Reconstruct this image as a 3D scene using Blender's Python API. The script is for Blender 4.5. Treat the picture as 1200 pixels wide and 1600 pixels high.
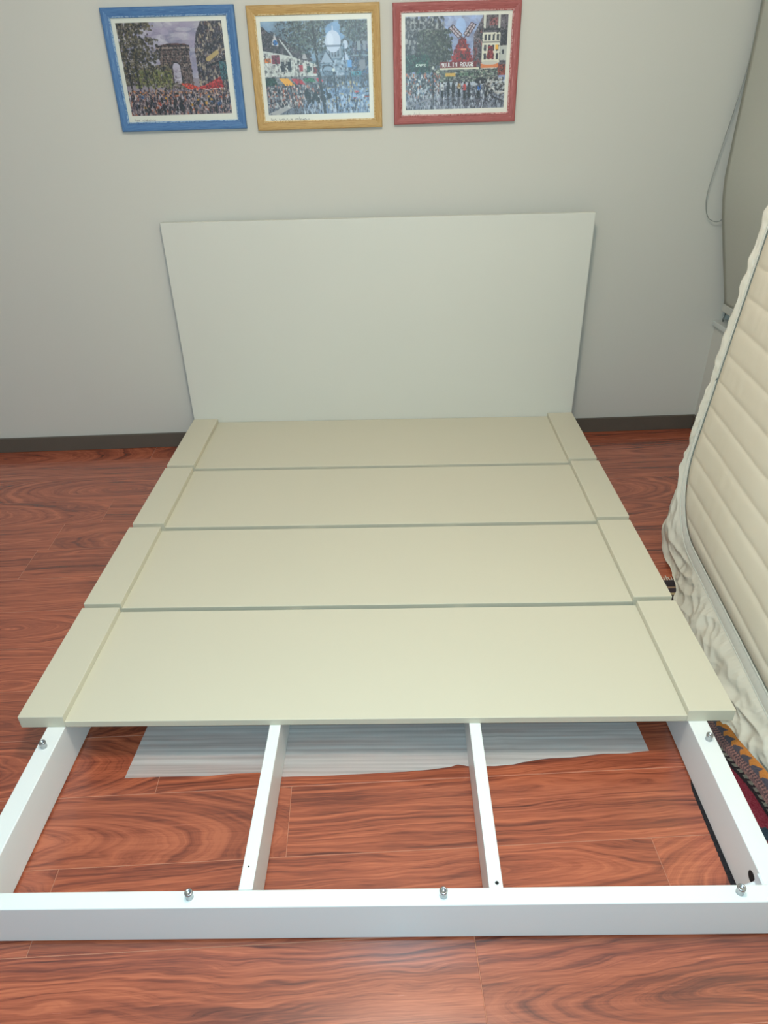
import bpy, bmesh, math, random
import numpy as np
from mathutils import Matrix, Vector, noise as mnoise

for o in list(bpy.data.objects):
    bpy.data.objects.remove(o)
S = bpy.context.scene
COL = S.collection
random.seed(7)

# ------------------------------------------------------------------ camera
F_PX = 1087.4
YAW, PITCH, ROLL = 0.0244, -0.5489, -0.0286
CAM = Vector((0.0705, -2.9982, 1.4646))
fwd = Vector((-math.sin(YAW) * math.cos(PITCH), math.cos(YAW) * math.cos(PITCH), math.sin(PITCH)))
rgt = Vector((math.cos(YAW), math.sin(YAW), 0))
upv = rgt.cross(fwd)
r2 = rgt * math.cos(ROLL) + upv * math.sin(ROLL)
u2 = -rgt * math.sin(ROLL) + upv * math.cos(ROLL)
cd = bpy.data.cameras.new('camera')
cam = bpy.data.objects.new('camera', cd)
COL.objects.link(cam)
cam.matrix_world = Matrix(((r2.x, u2.x, -fwd.x, CAM.x), (r2.y, u2.y, -fwd.y, CAM.y), (r2.z, u2.z, -fwd.z, CAM.z), (0, 0, 0, 1)))
cd.sensor_fit = 'VERTICAL'
cd.sensor_height = 36.0
cd.lens = F_PX / 1600 * 36.0
cd.clip_start = 0.02
S.camera = cam

# ------------------------------------------------------------------ world, lamp, exposure
w = bpy.data.worlds.new('world')
S.world = w
w.use_nodes = True
bg = w.node_tree.nodes['Background']
bg.inputs[0].default_value = (0.76, 0.89, 1.0, 1)
bg.inputs[1].default_value = 0.46

ld = bpy.data.lights.new('ceiling_lamp_light', 'POINT')
ld.energy = 53
ld.color = (1.0, 0.925, 0.80)
ld.shadow_soft_size = 0.08
lo = bpy.data.objects.new('ceiling_lamp_light', ld)
lo.location = (0.08, -1.97, 2.42)
COL.objects.link(lo)

# the phone's own flash, beside the lens (cool white; it lights the faces turned to the camera)
fd = bpy.data.lights.new('phone_flash_light', 'POINT')
fd.energy = 74
fd.color = (0.47, 0.83, 1.0)
fd.shadow_soft_size = 0.004
fo = bpy.data.objects.new('phone_flash_light', fd)
fo.location = CAM + r2 * 0.004 + u2 * 0.016
COL.objects.link(fo)

S.view_settings.view_transform = 'Standard'
S.view_settings.look = 'None'
S.view_settings.gamma = 1
S.view_settings.use_curve_mapping = False
S.view_settings.exposure = -0.03


# ------------------------------------------------------------------ helpers
def lin(c):
    return tuple(((x / 255) / 12.92 if x / 255 <= .04045 else ((x / 255 + .055) / 1.055) ** 2.4) for x in c)


def obj(name, me, mat=None, parent=None, smooth=False):
    o = bpy.data.objects.new(name, me)
    COL.objects.link(o)
    if mat and not me.materials:
        me.materials.append(mat)
    if smooth and len(me.polygons):
        me.polygons.foreach_set('use_smooth', [True] * len(me.polygons))
    if parent:
        o.parent = parent
        o.matrix_parent_inverse = parent.matrix_world.inverted()
    return o


def mesh(name, v, f, mat=None, parent=None, smooth=False):
    me = bpy.data.meshes.new(name)
    me.from_pydata([tuple(p) for p in v], [], f)
    me.update()
    return obj(name, me, mat, parent, smooth)


def empty(name, loc=(0, 0, 0), mat4=None):
    o = bpy.data.objects.new(name, None)
    o.empty_display_size = .05
    COL.objects.link(o)
    o.matrix_world = mat4 if mat4 else Matrix.Translation(loc)
    bpy.context.view_layer.update()
    return o


def tag(o, label=None, cat=None, group=None, kind=None):
    if label: o['label'] = label
    if cat: o['category'] = cat
    if group: o['group'] = group
    if kind: o['kind'] = kind
    return o


def box_mesh(name, x0, x1, y0, y1, z0, z1, bev=0.0015, seg=2, xf=None):
    bm = bmesh.new()
    bmesh.ops.create_cube(bm, size=1)
    for v in bm.verts:
        v.co = Vector(((x0 + x1) / 2 + v.co.x * (x1 - x0), (y0 + y1) / 2 + v.co.y * (y1 - y0), (z0 + z1) / 2 + v.co.z * (z1 - z0)))
    if bev:
        bmesh.ops.bevel(bm, geom=bm.edges[:], offset=bev, segments=seg, affect='EDGES', profile=.5)
    if xf:
        bmesh.ops.transform(bm, matrix=xf, verts=bm.verts)
    me = bpy.data.meshes.new(name)
    bm.to_mesh(me)
    bm.free()
    return me


def box(name, x0, x1, y0, y1, z0, z1, mat, parent=None, bev=0.0015, seg=2, xf=None):
    return obj(name, box_mesh(name, x0, x1, y0, y1, z0, z1, bev, seg, xf), mat, parent)


def grid(name, P, mat=None, parent=None, smooth=True, flip=False):
    n, m = P.shape[:2]
    idx = np.arange(n * m).reshape(n, m)
    q = np.stack([idx[:-1, :-1], idx[1:, :-1], idx[1:, 1:], idx[:-1, 1:]], -1).reshape(-1, 4)
    if flip: q = q[:, ::-1]
    me = bpy.data.meshes.new(name)
    me.vertices.add(n * m)
    me.vertices.foreach_set('co', P.astype(np.float32).ravel())
    me.loops.add(q.size)
    me.loops.foreach_set('vertex_index', q.astype(np.int32).ravel())
    me.polygons.add(len(q))
    me.polygons.foreach_set('loop_start', np.arange(0, q.size, 4, dtype=np.int32))
    me.update(calc_edges=True)
    me.validate()
    return obj(name, me, mat, parent, smooth)


def paint(o, C):
    """C: (n*m,3) sRGB 0..255 -> colour attribute 'print'"""
    c = np.clip(C.reshape(-1, 3) / 255, 0, 1)
    l = np.where(c <= .04045, c / 12.92, ((c + .055) / 1.055) ** 2.4)
    a = o.data.color_attributes.new('print', 'FLOAT_COLOR', 'POINT')
    a.data.foreach_set('color', np.concatenate([l, np.ones((len(l), 1))], 1).astype(np.float32).ravel())


def tube(name, pts, r, mat, parent=None, sides=8, closed=False):
    pts = [Vector(p) for p in pts]
    n = len(pts)
    V, Fc = [], []
    for i, p in enumerate(pts):
        a = pts[(i - 1) % n] if (closed or i > 0) else p
        b = pts[(i + 1) % n] if (closed or i < n - 1) else p
        t = (b - a).normalized()
        e1 = t.orthogonal() if abs(t.z) > .99 else t.cross(Vector((0, 0, 1)))
        e1.normalize()
        e2 = t.cross(e1)
        for k in range(sides):
            an = 2 * math.pi * k / sides
            V.append(p + e1 * math.cos(an) * r + e2 * math.sin(an) * r)
    for i in range(n if closed else n - 1):
        for k in range(sides):
            j = (i + 1) % n
            Fc.append((i * sides + k, i * sides + (k + 1) % sides, j * sides + (k + 1) % sides, j * sides + k))
    if not closed:
        Fc.append(tuple(range(sides))[::-1])
        Fc.append(tuple((n - 1) * sides + k for k in range(sides)))
    return mesh(name, V, Fc, mat, parent, True)


class N:
    """tiny node helper"""
    def __init__(s, name):
        s.m = bpy.data.materials.new(name)
        s.m.use_nodes = True
        s.t = s.m.node_tree
        s.b = s.t.nodes['Principled BSDF']

    def n(s, typ, ins=None, **kw):
        x = s.t.nodes.new(typ)
        for k, v in kw.items(): setattr(x, k, v)
        for k, v in (ins or {}).items():
            if hasattr(v, 'is_output') or isinstance(v, bpy.types.NodeSocket): s.t.links.new(v, x.inputs[k])
            else: x.inputs[k].default_value = v
        return x

    def math(s, op, a, b=0.0, c=0.0):
        return s.n('ShaderNodeMath', {0: a, 1: b, 2: c}, operation=op).outputs[0]

    def mix(s, f, a, b, blend='MIX'):
        x = s.n('ShaderNodeMix', data_type='RGBA', blend_type=blend)
        for i, v in ((0, f), (6, a), (7, b)):
            if isinstance(v, bpy.types.NodeSocket): s.t.links.new(v, x.inputs[i])
            else: x.inputs[i].default_value = (v if i == 0 else tuple(v) + ((1,) if len(v) == 3 else ()))
        return x.outputs[2]

    def ramp(s, f, stops):
        x = s.n('ShaderNodeValToRGB', {0: f})
        e = x.color_ramp.elements
        while len(e) < len(stops): e.new(.5)
        for k, (p, c) in zip(e, stops):
            k.position = p
            k.color = tuple(c) + (1,) if len(c) == 3 else c
        return x.outputs[0]

    def noise(s, vec, scale, detail=3, rough=.5, dist=0.0):
        return s.n('ShaderNodeTexNoise', {'Vector': vec, 'Scale': scale, 'Detail': detail, 'Roughness': rough, 'Distortion': dist}).outputs[0]

    def out(s, color=None, rough=.5, spec=.5, metal=0.0, bump=None, bstr=.2, bdist=.002):
        if color is not None:
            if isinstance(color, bpy.types.NodeSocket): s.t.links.new(color, s.b.inputs['Base Color'])
            else: s.b.inputs['Base Color'].default_value = tuple(color) + (1,)
        if isinstance(rough, bpy.types.NodeSocket): s.t.links.new(rough, s.b.inputs['Roughness'])
        else: s.b.inputs['Roughness'].default_value = rough
        s.b.inputs['Specular IOR Level'].default_value = spec
        s.b.inputs['Metallic'].default_value = metal
        if bump is not None:
            bn = s.n('ShaderNodeBump', {'Height': bump, 'Strength': bstr, 'Distance': bdist})
            s.t.links.new(bn.outputs[0], s.b.inputs['Normal'])
        return s.m

    def obc(s):
        return s.n('ShaderNodeTexCoord').outputs['Object']


def plain(name, srgb, rough=.5, spec=.5, metal=0.0, var=.03, vs=6, bs=0.0, bscale=300):
    k = N(name)
    c = k.obc()
    base = lin(srgb)
    f = k.noise(c, vs, 4)
    colr = k.mix(f, tuple(x * (1 - var) for x in base), tuple(min(1, x * (1 + var)) for x in base))
    return k.out(colr, rough, spec, metal, k.noise(c, bscale, 2) if bs else None, bs, .001)


# ------------------------------------------------------------------ materials
M = {}
M['wall'] = plain('wall_paint', (209, 204, 193), .75, .3, var=.02, vs=1.2, bs=.12, bscale=220)
M['ceiling'] = plain('ceiling_paint', (225, 225, 222), .8, .2, var=.01, vs=1)
M['slab'] = plain('cream_lacquer', (213, 203, 180), .42, .35, var=.02, vs=2.0)
M['headboard'] = plain('headboard_lacquer', (217, 213, 201), .42, .35, var=.02, vs=3.0)
M['rail'] = plain('white_lacquer', (237, 235, 230), .35, .4, var=.012, vs=5)
M['metal'] = plain('zinc', (178, 180, 182), .28, .5, 1.0, var=.03, vs=80)
M['dark'] = plain('dark_hole', (40, 38, 38), .7, .2)
M['plastic'] = plain('white_plastic', (225, 226, 228), .35, .5)
M['baseboard'] = plain('dark_skirting', (96, 86, 76), .5, .35, var=.10, vs=9)
M['subfloor'] = plain('joint_filler', (188, 122, 96), .6, .3, var=.1, vs=30)
M['window_frame'] = plain('window_frame_paint', (205, 205, 200), .4)
M['sill'] = plain('sill_stone', (206, 205, 198), .4, var=.05, vs=30)
M['cord'] = plain('cord_grey', (152, 152, 143), .5)
M['blind_bar'] = plain('blind_bar_grey', (192, 190, 180), .45)
M['fabric_white'] = plain('skirt_fabric', (216, 205, 187), .42, .4, var=.05, vs=14, bs=.15, bscale=500)
M['ribbon'] = plain('ribbon_fabric', (222, 214, 200), .6, .2, var=.05, vs=120)
M['piping'] = plain('piping_fabric', (205, 200, 186), .6, .2, var=.04, vs=90)


def wood_material():
    k = N('mahogany_laminate')
    c = k.obc()
    rnd = k.n('ShaderNodeObjectInfo').outputs['Random']
    sep = k.n('ShaderNodeSeparateXYZ', {0: c})
    X, Y = sep.outputs[0], sep.outputs[1]
    off = k.math('MULTIPLY', rnd, 37.0)
    # slow wander of the grain
    v1 = k.n('ShaderNodeCombineXYZ', {0: k.math('MULTIPLY', X, 1.7), 1: k.math('MULTIPLY', Y, 7.0), 2: off}).outputs[0]
    wander = k.math('SUBTRACT', k.noise(v1, 1.0, 3, .55), .5)
    v1b = k.n('ShaderNodeCombineXYZ', {0: k.math('MULTIPLY', X, 6.0), 1: k.math('MULTIPLY', Y, 45.0), 2: off}).outputs[0]
    wander2 = k.math('SUBTRACT', k.noise(v1b, 1.0, 2, .5), .5)
    ys = k.math('ADD', k.math('ADD', Y, k.math('MULTIPLY', wander, .10)), k.math('MULTIPLY', wander2, .010))
    ys = k.math('ADD', ys, k.math('MULTIPLY', k.math('SUBTRACT', rnd, .5), .16))
    # distance from a tilted pith: cathedral arches
    ph = k.math('FRACT', k.math('MULTIPLY', rnd, 7.31))
    tilt = k.math('MULTIPLY', k.math('SUBTRACT', ph, .5), .5)
    zz = k.math('ADD', k.math('MULTIPLY', X, k.math('ADD', tilt, .06)), k.math('MULTIPLY', k.math('SUBTRACT', k.math('FRACT', k.math('MULTIPLY', rnd, 13.7)), .5), .12))
    zz = k.math('ADD', zz, k.math('MULTIPLY', wander, .05))
    rr = k.math('SQRT', k.math('ADD', k.math('MULTIPLY', ys, ys), k.math('MULTIPLY', zz, zz)))
    rv = k.n('ShaderNodeCombineXYZ', {0: k.math('MULTIPLY', rr, 135.0), 1: k.math('MULTIPLY', X, 2.2), 2: off}).outputs[0]
    rings = k.noise(rv, 1.0, 4, .62)
    # fine fibres
    v2 = k.n('ShaderNodeCombineXYZ', {0: k.math('MULTIPLY', X, 11.0), 1: k.math('MULTIPLY', Y, 300.0), 2: off}).outputs[0]
    fib = k.noise(v2, 1.0, 3, .6)
    v3 = k.n('ShaderNodeCombineXYZ', {0: k.math('MULTIPLY', X, 1.5), 1: k.math('MULTIPLY', Y, 22.0), 2: off}).outputs[0]
    band = k.noise(v3, 1.0, 2, .5)
    t = k.math('ADD', k.math('MULTIPLY', rings, .62), k.math('ADD', k.math('MULTIPLY', fib, .24), k.math('MULTIPLY', band, .22)))
    colr = k.ramp(t, [(.37, lin((87, 42, 33))), (.46, lin((130, 63, 45))), (.55, lin((166, 84, 57))), (.66, lin((196, 106, 73)))])
    hs = k.n('ShaderNodeHueSaturation', {'Color': colr, 'Value': k.math('ADD', .93, k.math('MULTIPLY', ph, .14))}).outputs[0]
    k.b.inputs['Coat Weight'].default_value = .45
    k.b.inputs['Coat Roughness'].default_value = .22
    return k.out(hs, k.math('ADD', .20, k.math('MULTIPLY', fib, .10)), .90, 0, t, .06, .001)


M['wood'] = wood_material()


def attr_material(name, rough=.6, spec=.3, bump=0):
    k = N(name)
    a = k.n('ShaderNodeAttribute', attribute_name='print').outputs['Color']
    return k.out(a, rough, spec, 0, k.noise(k.obc(), 900, 2) if bump else None, bump, .002)


M['print'] = attr_material('printed_paper', .55, .2)
M['rug'] = attr_material('rug_wool', .95, .1, .6)


def frame_material(name, base, light, dark):
    k = N(name)
    sep = k.n('ShaderNodeSeparateXYZ', {0: k.obc()})
    rnd = k.math('MULTIPLY', k.n('ShaderNodeObjectInfo').outputs['Random'], 9)
    v = k.n('ShaderNodeCombineXYZ', {0: k.math('MULTIPLY', sep.outputs[0], 22), 1: k.math('MULTIPLY', sep.outputs[1], 420), 2: rnd}).outputs[0]
    f = k.noise(v, 1.0, 4, .65)
    c = k.ramp(f, [(.34, lin(dark)), (.50, lin(base)), (.62, lin(base)), (.76, lin(light))])
    lipn = k.noise(sep.inputs[0].links[0].from_socket, 190, 2)
    lip = k.math('MULTIPLY', k.math('GREATER_THAN', sep.outputs[1], .0262), k.math('GREATER_THAN', lipn, .47))
    c = k.mix(k.math('MULTIPLY', lip, .6), c, lin(light))
    return k.out(c, .5, .35, 0, f, .25, .001)


M['frame_blue'] = frame_material('blue_frame_paint', (84, 122, 166), (170, 192, 212), (62, 98, 146))
M['frame_gold'] = frame_material('gold_frame_paint', (192, 154, 96), (232, 210, 164), (168, 128, 72))
M['frame_red'] = frame_material('red_frame_paint', (168, 92, 88), (224, 178, 172), (140, 68, 66))


def glass_material(name, tint=(1, 1, 1), refl=.06, rough=.03):
    k = N(name)
    nt = k.t
    tr = k.n('ShaderNodeBsdfTransparent', {'Color': tuple(tint) + (1,)})
    gl = k.n('ShaderNodeBsdfGlossy', {'Color': (1, 1, 1, 1), 'Roughness': rough})
    fr = k.n('ShaderNodeFresnel', {'IOR': 1.45})
    mx = k.n('ShaderNodeMixShader', {0: fr.outputs[0], 1: tr.outputs[0], 2: gl.outputs[0]})
    nt.links.new(mx.outputs[0], nt.nodes['Material Output'].inputs['Surface'])
    return k.m


M['glass'] = glass_material('picture_glass', rough=.38)
M['window_glass'] = plain('night_glass', (22, 27, 30), .05, .5)


def sheet_material():
    k = N('foam_sheet')
    c = k.obc()
    sep = k.n('ShaderNodeSeparateXYZ', {0: c})
    wv = k.n('ShaderNodeCombineXYZ', {0: k.math('MULTIPLY', sep.outputs[0], 1.2), 1: k.math('MULTIPLY', sep.outputs[1], 105), 2: 0.0}).outputs[0]
    ribs = k.noise(wv, 1.0, 2, .5)
    fine = k.n('ShaderNodeTexWave', {'Vector': c, 'Scale': 95.0, 'Distortion': .6}, wave_type='BANDS', bands_direction='Y').outputs[1]
    fine2 = k.n('ShaderNodeTexWave', {'Vector': c, 'Scale': 95.0, 'Distortion': .6}, wave_type='BANDS', bands_direction='X').outputs[1]
    a = k.math('ADD', .20, k.math('MULTIPLY', ribs, .90))
    a = k.math('ADD', a, k.math('MULTIPLY', k.math('MULTIPLY', fine, fine2), .10))
    nt = k.t
    tr = k.n('ShaderNodeBsdfTransparent', {'Color': (.96, .97, 1, 1)})
    df = k.n('ShaderNodeBsdfDiffuse', {'Color': lin((238, 232, 226)) + (1,)})
    tl = k.n('ShaderNodeBsdfTranslucent', {'Color': lin((226, 226, 226)) + (1,)})
    gl = k.n('ShaderNodeBsdfGlossy', {'Color': (1, 1, 1, 1), 'Roughness': .35})
    d2 = k.n('ShaderNodeMixShader', {0: .25, 1: df.outputs[0], 2: tl.outputs[0]})
    d3 = k.n('ShaderNodeMixShader', {0: .06, 1: d2.outputs[0], 2: gl.outputs[0]})
    mx = k.n('ShaderNodeMixShader', {0: a, 1: tr.outputs[0], 2: d3.outputs[0]})
    nt.links.new(mx.outputs[0], nt.nodes['Material Output'].inputs['Surface'])
    return k.m


M['sheet'] = sheet_material()


def quilt_material():
    k = N('quilted_cotton')
    c = k.obc()
    colr = k.mix(k.noise(c, 5, 4), lin((222, 207, 184)), lin((229, 214, 192)))
    return k.out(colr, .7, .25, 0, k.noise(c, 160, 3), .15, .002)


M['quilt'] = quilt_material()


def blind_material():
    k = N('blind_fabric')
    c = k.obc()
    colr = k.mix(k.noise(c, 400, 2), lin((180, 178, 165)), lin((190, 187, 174)))
    return k.out(colr, .8, .2, 0, k.noise(c, 500, 1), .1, .001)


M['blind'] = blind_material()

# ------------------------------------------------------------------ the room
WY, WYAW = 0.0848, 0.0396           # back wall: y = WY + x * sin(WYAW)
RW = Matrix.Translation((0, WY, 0)) @ Matrix.Rotation(WYAW, 4, 'Z')     # local: x along wall, y into wall
CX = 1.517                          # corner along the wall
CEIL = 2.60

wb = box('wall_back', -3.2, CX + .5, 0, .15, -.05, CEIL, M['wall'], bev=0, xf=RW)
tag(wb, 'pale grey painted wall behind the bed', kind='structure')
ce = box('ceiling', -3.2, CX + .5, -4.2, .15, CEIL, CEIL + .1, M['ceiling'], bev=0, xf=RW)
tag(ce, 'white ceiling above the room', kind='structure')

# right wall with a window opening that starts near the corner
SILL, HEAD, WEND = .512, 2.25, -1.95
bm = bmesh.new()
def addb(bm, x0, x1, y0, y1, z0, z1):
    r = bmesh.ops.create_cube(bm, size=1)['verts']
    for v in r:
        v.co = Vector(((x0 + x1) / 2 + v.co.x * (x1 - x0), (y0 + y1) / 2 + v.co.y * (y1 - y0), (z0 + z1) / 2 + v.co.z * (z1 - z0)))
addb(bm, CX, CX + .22, -4.2, 0, -.05, SILL)
addb(bm, CX, CX + .22, -4.2, 0, HEAD, CEIL)
addb(bm, CX, CX + .22, -4.2, WEND, SILL, HEAD)
bmesh.ops.transform(bm, matrix=RW, verts=bm.verts)
me = bpy.data.meshes.new('wall_right'); bm.to_mesh(me); bm.free()
tag(obj('wall_right', me, M['wall']), 'pale grey wall with a window, behind the leaning mattress', kind='structure')

win = empty('window_1', mat4=RW @ Matrix.Translation((CX + .12, -.97, SILL)))
tag(win, 'dark night window behind the roller blind', kind='structure')
for y0, y1, z0, z1 in ((WEND, -.002, SILL + .018, SILL + .07), (WEND, -.002, HEAD - .05, HEAD), (WEND, WEND + .05, SILL + .07, HEAD - .05), (-.052, -.002, SILL + .07, HEAD - .05), (-1.0, -.95, SILL + .07, HEAD - .05)):
    box('window_frame', CX + .10, CX + .15, y0, y1, z0, z1, M['window_frame'], win, .003, xf=RW)
for y0, y1 in ((WEND + .05, -1.0), (-.95, -.052)):
    box('pane', CX + .12, CX + .126, y0, y1, SILL + .07, HEAD - .05, M['window_glass'], win, 0, xf=RW)
box('window_sill', CX - .016, CX + .15, WEND, -.002, SILL - .004, SILL + .018, M['sill'], win, .003, xf=RW)

BB = .0715
box_bb = box('baseboard_back', -3.2, CX - .001, -.014, -.0005, 0.0005, BB, M['baseboard'], bev=.002, xf=RW)
tag(box_bb, 'dark brown baseboard along the wall behind the bed', kind='structure')
tag(box('baseboard_right', CX - .014, CX - .0005, -4.2, -.015, 0.0005, BB, M['baseboard'], bev=.002, xf=RW), 'dark brown baseboard along the window wall', kind='structure')

# floor: joint filler slab with planks as pieces
FA = 0.0505
FR = Matrix.Rotation(FA, 4, 'Z')
fl = box('floor', -3.4, 2.1, -4.2, .35, -.05, -.0007, M['subfloor'], bev=0)
tag(fl, 'reddish-brown wood laminate plank floor', kind='structure')
PIT, PLEN = .1842, 1.328
A0 = -1.879
rowoff = {0: -.633, -1: -.298, -2: -.801, -3: .096}
pm = box_mesh('plank', -PLEN / 2 + .0008, PLEN / 2 - .0008, -PIT / 2 + .0009, PIT / 2 - .0009, -.008, 0, .0006, 1)
pm.materials.append(M['wood'])
ang = FA
for row in range(-9, 13):
    yc = A0 + (row + .5) * PIT          # row 0 lies just beyond seam A, row -1 between A and B ...
    off = rowoff.get(row, random.uniform(0, PLEN))
    for k in range(-3, 3):
        xc = off + (k + .5) * PLEN
        p = FR @ Vector((xc, yc, 0))
        if p.x < -3.4 or p.x > 2.3 or p.y > .42 or p.y < -3.7: continue
        o = bpy.data.objects.new('plank', pm)
        COL.objects.link(o)
        o.parent = fl
        o.matrix_world = Matrix.Translation(p) @ Matrix.Rotation(ang + (math.pi if random.random() < .5 else 0), 4, 'Z')

# ------------------------------------------------------------------ bed frame
H, T = .156, .0367
HR = H - T                          # rail top
RZ = .005
bed = empty('bed_frame', (0, -1.1, 0))
tag(bed, 'low white lacquered bed frame with plain headboard, two side rails and centre bars', 'bed')

# headboard, leaning very slightly back
hb_x = Matrix.Translation((0, 0, H)) @ Matrix.Rotation(-.012 / .857, 4, 'X') @ Matrix.Translation((0, 0, -H))
box('headboard', -.88, .88, .001, .030, .06, 1.013, M['headboard'], bed, .0025, 3, xf=hb_x)
for sx in (-1, 1):
    box('headboard_leg', sx * .70 - .04, sx * .70 + .04, .0035, .028, .001, .06, M['headboard'], bed, .002)

XL, XR, WR = -.7701, .7725, .0458
YF, WF = -2.2519, .0343
FY = .0064
sl = box('side_rail', XL - WR, XL, YF + WF, -.012, RZ, HR, M['rail'], bed, .002)
sr = box('side_rail', XR, XR + WR, YF + WF + .004, -.012, RZ, HR, M['rail'], bed, .002)
frx = Matrix.Translation((0, YF, 0)) @ Matrix.Rotation(FY, 4, 'Z')
fr = box('foot_rail', -.816, .8185, 0, WF, RZ, HR, M['rail'], bed, .0022, 3, xf=frx)
m1 = box('centre_bar', -.2574, -.2296, YF + WF - .001, -.012, RZ + .002, HR, M['rail'], bed, .0015)
m2 = box('centre_bar', .2365, .2643, YF + WF + .001, -.012, RZ + .002, HR, M['rail'], bed, .0015)


def peg(x, y, parent, rz):
    """hollow-headed metal locating peg, one lathe profile"""
    prof = [(.0060, 0), (.0060, .0012), (.0058, .0018), (.0058, .010), (.0062, .0108), (.0062, .0150), (.0056, .0158), (.0036, .0158), (.0030, .0120), (0.0008, .0118)]
    V, Fc, n = [], [], 16
    for r, z in prof:
        for k in range(n):
            a = 2 * math.pi * k / n
            V.append((x + 1.3 * r * math.cos(a), y + 1.3 * r * math.sin(a), HR + 1.15 * z))
    for i in range(len(prof) - 1):
        for k in range(n):
            Fc.append((i * n + k, i * n + (k + 1) % n, (i + 1) * n + (k + 1) % n, (i + 1) * n + k))
    Fc.append(tuple((len(prof) - 1) * n + k for k in range(n)))
    o = mesh('locating_peg', V, Fc, M['metal'], parent, True)
    o['label'] = 'small shiny metal locating peg'


peg(-.797, -1.865, sl, 0)
peg(.800, -1.860, sr, 0)
peg(-.350, -2.2335, fr, 0)
peg(.146, -2.2320, fr, 0)
peg(.718, -2.2285, fr, 0)


def disc(name, c, nrm, r, mat, parent, th=.0008, n=20):
    q = Vector(nrm).to_track_quat('Z', 'Y').to_matrix().to_4x4()
    V, Fc = [], []
    for z in (0, th):
        for k in range(n):
            a = 2 * math.pi * k / n
            V.append(Vector(c) + q @ Vector((r * math.cos(a), r * math.sin(a), z)))
    for k in range(n): Fc.append((k, (k + 1) % n, n + (k + 1) % n, n + k))
    Fc.append(tuple(range(n, 2 * n))); Fc.append(tuple(range(n))[::-1])
    return mesh(name, V, Fc, mat, parent)


# bolt hole with connector at the near end of the right rail, small drill holes on the bars
disc('bolt_hole', (XR + .0002, -2.176, .083), (-1, 0, 0), .0125, M['dark'], sr)
tube('connector_pin', [(XR + .012, -2.190, .090), (XR - .024, -2.199, .086)], .0048, M['plastic'], sr, 12)
box('corner_bracket', XR - .004, XR + .0008, -2.2155, -2.190, .070, HR - .001, M['plastic'], sr, .0008)
disc('drill_hole', (.2530, -2.2075, HR - .0002), (0, 0, 1), .0038, M['dark'], m2, .0006, 12)
disc('drill_hole', (-.2455, -2.171, HR - .0002), (0, 0, 1), .0018, M['dark'], m1, .0006, 10)

# ------------------------------------------------------------------ platform panels
RY = [(0.0, -.465), (-.4853, -.9131), (-.9334, -1.3634), (-1.3801, -1.8045)]
LAB = ['cream platform panel butted against the headboard, farthest of the four',
       'cream platform panel second from the headboard',
       'cream platform panel third from the headboard',
       'cream platform panel nearest the open foot of the bed']
XO = [(.0, .0), (.001, .001), (-.003, -.001), (0, 0)]
for (yb, yf), lab, (dx, rz) in zip(RY, LAB, XO):
    p = empty('platform_panel', (0, (yb + yf) / 2, HR))
    tag(p, lab, 'bed panel', 'platform panels lying across the bed rails')
    xf = Matrix.Translation((dx, 0, 0))
    box('centre_board', -.767, .767, yf, yb - .001, HR, H - .017, M['slab'], p, .0015, xf=xf)
    for s in (-1, 1):
        a, b = sorted((s * .767, s * .88))
        box('side_block', a, b, yf, yb - .001, HR, H, M['slab'], p, .0015, xf=xf)

# ------------------------------------------------------------------ packing sheet on the floor under the bed
edge = [(-.626, -1.866), (-.52, -1.862), (-.42, -1.862), (-.36, -1.855), (-.29, -1.852), (-.25, -1.862), (-.227, -1.866), (-.1, -1.862), (0, -1.857), (.08, -1.853),
        (.15, -1.846), (.19, -1.840), (.21, -1.832), (.235, -1.838), (.30, -1.838), (.35, -1.834), (.40, -1.822), (.446, -1.816), (.50, -1.814), (.58, -1.804), (.64, -1.803), (.70, -1.796)]
ex, ey = np.array(edge).T
nx, ny = 260, 120
P = np.zeros((nx, ny, 3))
for i in range(nx):
    s = i / (nx - 1)
    for j in range(ny):
        t = j / (ny - 1)
        x0 = -.626 + s * 1.326
        yf = np.interp(x0, ex, ey)
        y = yf + t * (-1.25 - yf)
        x = x0 + (.03 * t if s < .5 else -.03 * t) * abs(2 * s - 1)
        a = mnoise.noise(Vector((x * 9, y * 60, 1.3)))
        b = mnoise.noise(Vector((x * 22, y * 18, 4.1)))
        cr = math.exp(-((x + y * .15 - .08 - .02 * math.sin(y * 30)) / .01) ** 2) + math.exp(-((x - .53 + y * .4) / .008) ** 2)
        z = .0022 + .0010 * a + .0010 * b + .0012 * cr
        P[i, j] = (x, y, max(.0008, min(z, .0058)))
sh = grid('packing_sheet', P, M['sheet'])
tag(sh, 'translucent white foam packing sheet lying on the floor under the bed', 'packing sheet')

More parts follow.
